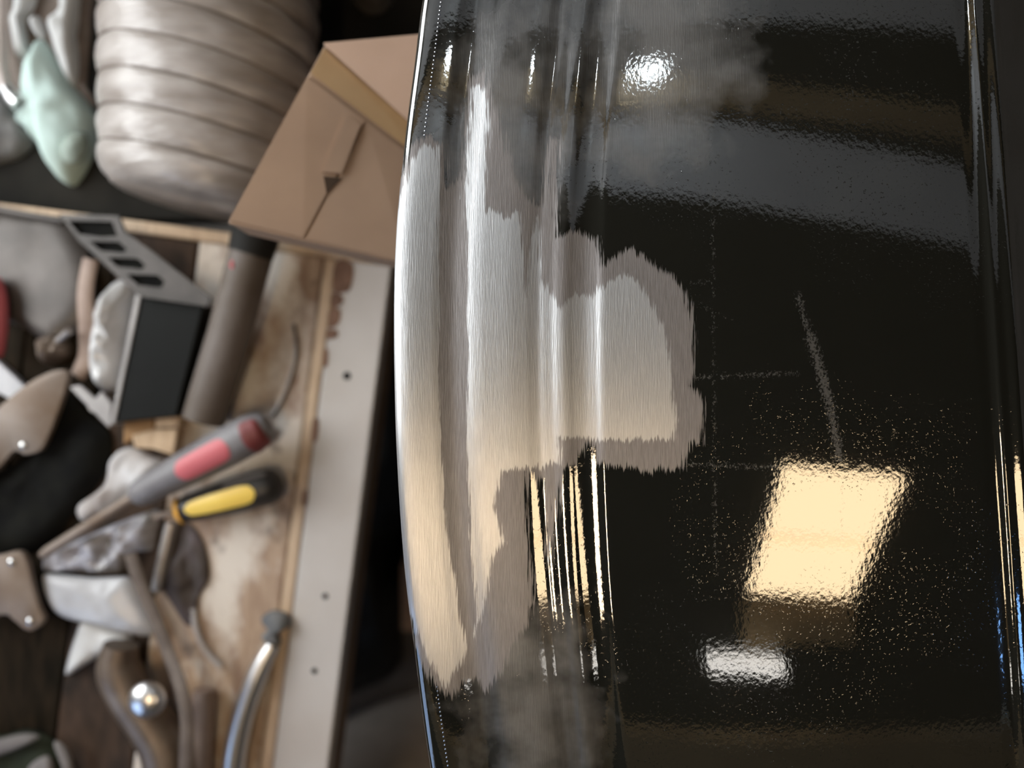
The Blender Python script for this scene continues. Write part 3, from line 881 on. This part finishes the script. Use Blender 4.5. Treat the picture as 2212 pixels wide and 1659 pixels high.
t = thing('flat_bar', 'lilac grey flat bar end pointing at the brown lever', 'bar', W(10, 820, BZ))
from_bm('bar_body', prism([(-70, 745), (0, 785), (58, 838), (30, 866), (-10, 846), (-70, 800)], BZ, BZ + .010, .001), M['pale_plastic'], t, False)
t = thing('clamp_lump', 'dark rusty clamp piece between the tray and the lever', 'clamp', W(125, 745, BZ))
from_bm('jaw', lump([(92, 735), (130, 722), (160, 742), (156, 775), (120, 790), (96, 772)], BZ, .028, .8, .010, 60, seed=15), M['brown_metal'], t)
from_bm('screw_pin', sweep(path_px([(100, 760, BZ + .012), (150, 715, BZ + .03)], 2), .004, 10), M['steel'], t)

t = thing('riveted_lever', 'brown grey lever with one bright rivet, upper of the two riveted tools', 'lever', W(50, 900, BZ))
from_bm('lever_arm', prism([(-90, 940), (-20, 893), (45, 838), (100, 806), (140, 800), (142, 830), (120, 900), (95, 960), (80, 976), (52, 982), (30, 974), (0, 1006), (-90, 1085)], BZ + .026, BZ + .034, .0015, curve=3), M['lever_metal'], t)
from_bm('lever_foot', sweep([W(40, 930, BZ + .026), Vector((*W(40, 930, BZ + .026).xy, BZ + .002))], .016, 14), M['brown_metal'], t)
t2 = thing('riveted_bracket', 'brown bracket with two bright rivets, lower of the two riveted tools', 'bracket', W(40, 1280, BZ))
from_bm('bracket_plate', prism([(-90, 1225), (0, 1200), (34, 1192), (54, 1204), (68, 1260), (82, 1310), (93, 1342), (62, 1364), (28, 1340), (4, 1328), (-90, 1350)], BZ + .026, BZ + .034, .002, curve=3), M['old_metal'], t2)
from_bm('bracket_foot', sweep([W(10, 1270, BZ + .026), Vector((*W(10, 1270, BZ + .026).xy, BZ + .002))], .016, 14), M['brown_metal'], t2)
for (rx, ry, par) in ((50, 962, t), (25, 1214, t2), (65, 1342, t2)):
    c = W(rx, ry, BZ + .034)
    bm = bmesh.new(); bmesh.ops.create_uvsphere(bm, u_segments=14, v_segments=8, radius=px2m(9, BZ + .034))
    for v in bm.verts: v.co = Vector((v.co.x, v.co.y, max(0, v.co.z) * .6)) + c
    from_bm('rivet', bm, M['brass_rivet'], par)

t = thing('black_bag', 'crumpled black bag filling the bench below the lever', 'bag', W(110, 1040, BZ))
from_bm('film', lump([(146, 846), (190, 890), (240, 935), (238, 1000), (196, 1068), (150, 1120), (92, 1185), (-20, 1195), (-120, 1180), (-120, 1050), (0, 1020), (60, 985), (100, 960), (120, 900)], BZ, .020, .6, .006, 26, seed=21, curve=3), M['black_cloth'], t)

t = thing('dull_tube', 'thick dull grey tube lying from the carton to the screwdrivers', 'tube', W(490, 730, BZ))
r_t = .0228
ax = [W(553, 506, BZ + .050), W(549, 525, BZ + .050), W(494, 730, BZ + .036), W(444, 893, BZ + .026), W(440, 906, BZ + .0252)]
from_bm('tube_body', sweep(ax, r_t, 28), M['tube'], t)
from_bm('dark_end_band', sweep([W(555, 500, BZ + .0502), W(549, 522, BZ + .0502), W(541, 550, BZ + .0495)], [r_t + .002, r_t + .002, r_t + .0005], 28), M['dark_rubber'], t)  # dark band added in place of the shaded open tube end
c = W(503, 572, BZ + .0655)
bm = bmesh.new(); bmesh.ops.create_uvsphere(bm, u_segments=10, v_segments=6, radius=.004)
for v in bm.verts: v.co = Vector((v.co.x * .7, v.co.y * 1.4, v.co.z)) + c
from_bm('red_mark', bm, M['red_grip'], t)

for (pl, zz, hh, m_, lab, nm) in (
        ([(266, 886), (334, 884), (332, 926), (300, 936), (266, 960)], BZ, .020, 'ochre_wood', 'ochre wood offcut under the lower edge of the black case', 'wood_offcut'),
        ([(336, 882), (390, 878), (386, 922), (334, 924)], BZ, .026, 'tan_wood', 'pale tan wood offcut touching the dull tube', 'wood_offcut'),
        ([(284, 940), (330, 928), (384, 926), (374, 984), (330, 970), (290, 968)], BZ, .022, 'tan_wood', 'tan wood offcut above the crumpled paper', 'wood_offcut')):
    t = thing(nm, lab, 'offcut', W(sum(p[0] for p in pl) / len(pl), sum(p[1] for p in pl) / len(pl), zz), 'wood offcuts by the black case')
    from_bm('block', prism(pl, zz, zz + hh, .002), M[m_], t, False)

# ---------------------------------------------------------------- paper and film scraps
def scrap(name, lab, cat, pl, z, h, m_, seed, part='sheet', wr=.008, dome=.6, ws=34, grp=None):
    t = thing(name, lab, cat, W(sum(p[0] for p in pl) / len(pl), sum(p[1] for p in pl) / len(pl), z), grp)
    from_bm(part, lump(pl, z, h, dome, wr, ws, seed=seed, curve=4), M[m_], t)
    return t


scrap('paper_scrap', 'crumpled pale paper under the grey screwdriver handle', 'paper',
      [(244, 990), (280, 966), (330, 986), (362, 998), (332, 1046), (262, 1090), (215, 1112), (180, 1124), (170, 1095), (208, 1068), (236, 1040)], BZ, .016, 'paper', 31)
scrap('plastic_film', 'bluish crinkled plastic film left of the steel rod', 'film',
      [(104, 1196), (160, 1170), (230, 1140), (300, 1112), (346, 1104), (338, 1160), (330, 1188), (296, 1176), (276, 1215), (258, 1238), (200, 1236), (150, 1232), (100, 1232)], BZ, .018, 'blue_film', 33, wr=.012, ws=55)
scrap('plastic_shard', 'pale grey plastic shard shaped like a wide leaf', 'shard',
      [(95, 1246), (120, 1240), (200, 1248), (255, 1246), (282, 1250), (304, 1290), (332, 1346), (326, 1370), (280, 1368), (215, 1350), (140, 1332), (108, 1300)], BZ + .014, .014, 'pale_plastic', 35, wr=.003, dome=.8, grp='plastic shards on the dark planks')
scrap('plastic_shard', 'white shiny plastic shard with pointed lower end', 'shard',
      [(166, 1370), (184, 1336), (230, 1350), (284, 1372), (272, 1400), (225, 1412), (196, 1428), (150, 1456), (146, 1440)], BZ, .013, 'white_plastic', 36, wr=.003, dome=.8, grp='plastic shards on the dark planks')
scrap('dark_rag', 'dark green rag at the lower left corner', 'rag',
      [(-120, 1570), (0, 1588), (60, 1575), (120, 1600), (160, 1660), (170, 1800), (-120, 1800)], BZ, .016, 'green_cloth', 38, wr=.008)
for (pl, lab, sd) in (([(-40, 1612), (20, 1590), (62, 1584), (86, 1592), (50, 1612), (0, 1632), (-40, 1650)], 'grey cloth strip pointing right on the green rag', 41),
                      ([(118, 1602), (140, 1610), (156, 1640), (164, 1700), (140, 1720), (138, 1650)], 'grey cloth strip curving down beside the green rag', 42),
                      ([(60, 1665), (92, 1634), (112, 1640), (116, 1680), (90, 1720)], 'grey brown cloth tip at the bottom edge on the green rag', 43)):
    scrap('cloth_tip', lab, 'cloth', pl, BZ + .018 if sd != 42 else BZ + .018, .007, 'grey_trim', sd, wr=.002, grp='cloth tips on the green rag')

# ---------------------------------------------------------------- screwdrivers
def screwdriver(lab, tip, neck, butt, zt, zn, zb, r, grip, parts, shaft_r, group='screwdrivers'):
    t = thing('screwdriver', lab, 'screwdriver', W(neck[0], neck[1], BZ), group)
    a, b = W(*neck, zn), W(*butt, zb)
    prof = [(0, .45), (.03, .62), (.10, .74), (.22, .80), (.45, .94), (.70, 1.0), (.88, .98), (.96, .84), (1.0, .50)]
    from_bm('handle', sweep(catmull([a.lerp(b, f) for f, q in prof], 1, False), [q * r for f, q in prof], 20), M[grip], t)
    from_bm('shaft', sweep([W(*tip, zt), W(*tip, zt).lerp(a, .06), a.lerp(b, .02)], [shaft_r * .7, shaft_r, shaft_r], 12), M['old_metal'], t)
    ax_ = (b - a).normalized(); side_ = ax_.cross(Vector((0, 0, 1))).normalized(); up_ = side_.cross(ax_)
    for (nm, m_, f0, f1, a0, a1, lift) in parts:
        bm = bmesh.new(); N, Q = 18, 12; grid = []
        for i in range(N + 1):
            s_ = i / N; f = f0 + (f1 - f0) * s_
            rr = float(np.interp(f, [p[0] for p in prof], [p[1] for p in prof])) * r + lift
            endf = math.sqrt(max(0.0, 1 - abs(2 * s_ - 1) ** 6))
            row = []
            for j in range(Q + 1):
                an = (a0 + a1) / 2 + (a1 - a0) / 2 * (2 * j / Q - 1) * (.25 + .75 * endf)
                row.append(bm.verts.new(a.lerp(b, f) + side_ * rr * math.cos(an) + up_ * rr * math.sin(an)))
            grid.append(row)
        for i in range(N):
            for j in range(Q):
                bm.faces.new((grid[i][j], grid[i + 1][j], grid[i + 1][j + 1], grid[i][j + 1]))
        r_ = bmesh.ops.extrude_face_region(bm, geom=list(bm.faces))
        for g in r_['geom']:
            if isinstance(g, bmesh.types.BMVert):
                ctr = a + ax_ * (g.co - a).dot(ax_)
                g.co = ctr + (g.co - ctr) * .9
        from_bm(nm, bm, M[m_], t)
    return t


screwdriver('grey screwdriver with red grip panel and dark red butt', (90, 1200), (290, 1072), (580, 918), BZ + .026, BZ + .034, BZ + .054, .0215, 'grey_grip',
            [('grip_panel', 'red_grip', .38, .76, .85, 2.1, .0006), ('butt_cap', 'dark_red', .86, .985, .05, 2.3, .0008)], .006)
screwdriver('black screwdriver with yellow grip panel and orange collar', (330, 1118), (384, 1104), (606, 1044), BZ + .0212, BZ + .0212, BZ + .0212, .0205, 'black_grip',
            [('grip_panel', 'yellow', .12, .80, .98, 2.05, .0007), ('highlight_strip', 'grey_trim', .50, .93, 2.3, 2.6, .0006), ('collar', 'orange', .0, .055, .2, 2.9, .003)], .004)  # the grey strip is a highlight on the grip, put in as colour
t = thing('steel_rod', 'thin steel rod running down from the orange collar', 'rod', W(360, 1190, BZ))
from_bm('rod_body', sweep([W(372, 1128, BZ + .0075), W(358, 1190, BZ + .0075), W(338, 1275, BZ + .0075)], [.0075, .0075, .006], 12), M['steel'], t)
t = thing('bent_wire', 'thin dark wire curving from the grey screwdriver butt over the worn plank', 'wire', W(600, 880, BZ))
from_bm('wire_body', sweep(path_px([(582, 900, BZ + .003), (604, 872, BZ + .003), (626, 820, BZ + .003), (640, 760, BZ + .003), (634, 700, BZ + .003)], 6), .0022, 8), M['steel'], t)

# ---------------------------------------------------------------- bench, lower part
t = thing('webbing_strap', 'narrow dark brown strap snaking down the dark planks', 'strap', W(350, 1400, BZ))
from_bm('strap_body', sweep(path_px([(282, 1195, BZ + .030), (300, 1255, BZ + .034), (334, 1330, BZ + .036), (366, 1415, BZ + .042), (392, 1490, BZ + .060), (404, 1560, BZ + .064), (402, 1640, BZ + .064), (396, 1800, BZ + .06)], 6), px2m(14, BZ), 10, .3), M['strap'], t)
scrap('oily_rag', 'oily dark purple brown rag between the steel rod and the pale tape curl', 'rag',
      [(384, 1130), (420, 1140), (446, 1190), (452, 1250), (430, 1290), (424, 1340), (404, 1350), (376, 1310), (352, 1262), (366, 1200)], BZ, .006, 'oily', 71, wr=.005, ws=60)
t = thing('pipe_fitting', 'brown grey bent pipe fitting with a chrome knob at the bottom', 'fitting', W(300, 1520, BZ))
from_bm('pipe', sweep(path_px([(262, 1392, BZ + .024), (256, 1440, BZ + .024), (282, 1500, BZ + .025), (330, 1570, BZ + .027), (360, 1640, BZ + .027), (372, 1800, BZ + .027)], 6),
                      list(np.interp(np.linspace(0, 1, 31), [0, .25, .6, 1], [.018, .0235, .0245, .026])), 22), M['brown_metal'], t)
c = W(318, 1512, BZ + .054)
bm = bmesh.new(); bmesh.ops.create_uvsphere(bm, u_segments=22, v_segments=14, radius=px2m(40, BZ + .05))
for v in bm.verts: v.co = Vector((v.co.x, v.co.y, v.co.z * .6)) + c
from_bm('knob', bm, M['chrome'], t, label='chrome knob')
t = thing('tan_tube', 'tan grey tube end beside the strap at the bottom edge', 'tube', W(432, 1620, BZ))
from_bm('tube_body', sweep(path_px([(440, 1490, BZ + .014), (436, 1560, BZ + .014), (432, 1640, BZ + .014), (430, 1800, BZ + .014)], 4), [.010, .0125] + [.014] * 11, 18), M['leather'], t)
t = thing('chrome_tube', 'bright curved chrome tube ending at the front strip', 'tube', W(530, 1520, BZ))
from_bm('tube_body', sweep(path_px([(590, 1392, BZ + .013), (566, 1436, BZ + .013), (540, 1500, BZ + .013), (520, 1570, BZ + .013), (506, 1650, BZ + .013), (494, 1800, BZ + .013)], 7),
                           list(np.interp(np.linspace(0, 1, 36), [0, .3, 1], [.008, .0115, .013])), 20), M['chrome'], t)
from_bm('end_clip', lump([(566, 1336), (590, 1318), (622, 1326), (628, 1350), (604, 1366), (608, 1388), (588, 1394), (566, 1376), (580, 1356)], BZ + .004, .014, .7, .003, 60, seed=51), M['slate_cloth'], t)
t = thing('tape_curl', 'thin pale curl of tape on the worn plank', 'tape', W(440, 1390, BZ))
from_bm('curl', sweep(path_px([(416, 1315, BZ + .004), (424, 1360, BZ + .004), (444, 1405, BZ + .004), (476, 1440, BZ + .004)], 6), px2m(7, BZ), 8, .5), M['paper'], t)

# ---------------------------------------------------------------- floor in the gap between bench and panel
t = thing('bin_bag', 'black bin bag on the floor in the gap beside the bench', 'bag', W(850, 1050, 0))
from_bm('film', lump([(760, 700), (850, 690), (960, 700), (1000, 860), (975, 1060), (884, 1140), (868, 1280), (872, 1380), (860, 1440), (780, 1480), (690, 1515), (640, 1460), (640, 1200), (690, 900)], 0, .20, .75, .03, 9, seed=61, rings=14), M['bag'], t)
t = thing('sack', 'grey brown sack with a pale rim on the floor at the bottom', 'sack', W(850, 1750, 0))
from_bm('cloth', lump([(700, 1640), (740, 1560), (860, 1500), (1000, 1490), (1150, 1640), (1150, 1950), (700, 1950)], 0, .58, .6, .012, 10, seed=64, rings=12), M['sack'], t)
t = thing('tan_board', 'upright tan board strip on the floor behind the black bag', 'board', W(875, 1300, 0))
c = W(880, 1290, .34)
from_bm('board', boxbm(c.x - .012, c.x + .05, c.y - .06, c.y + .06, 0, .34, bev=.003), M['card'], t, False)
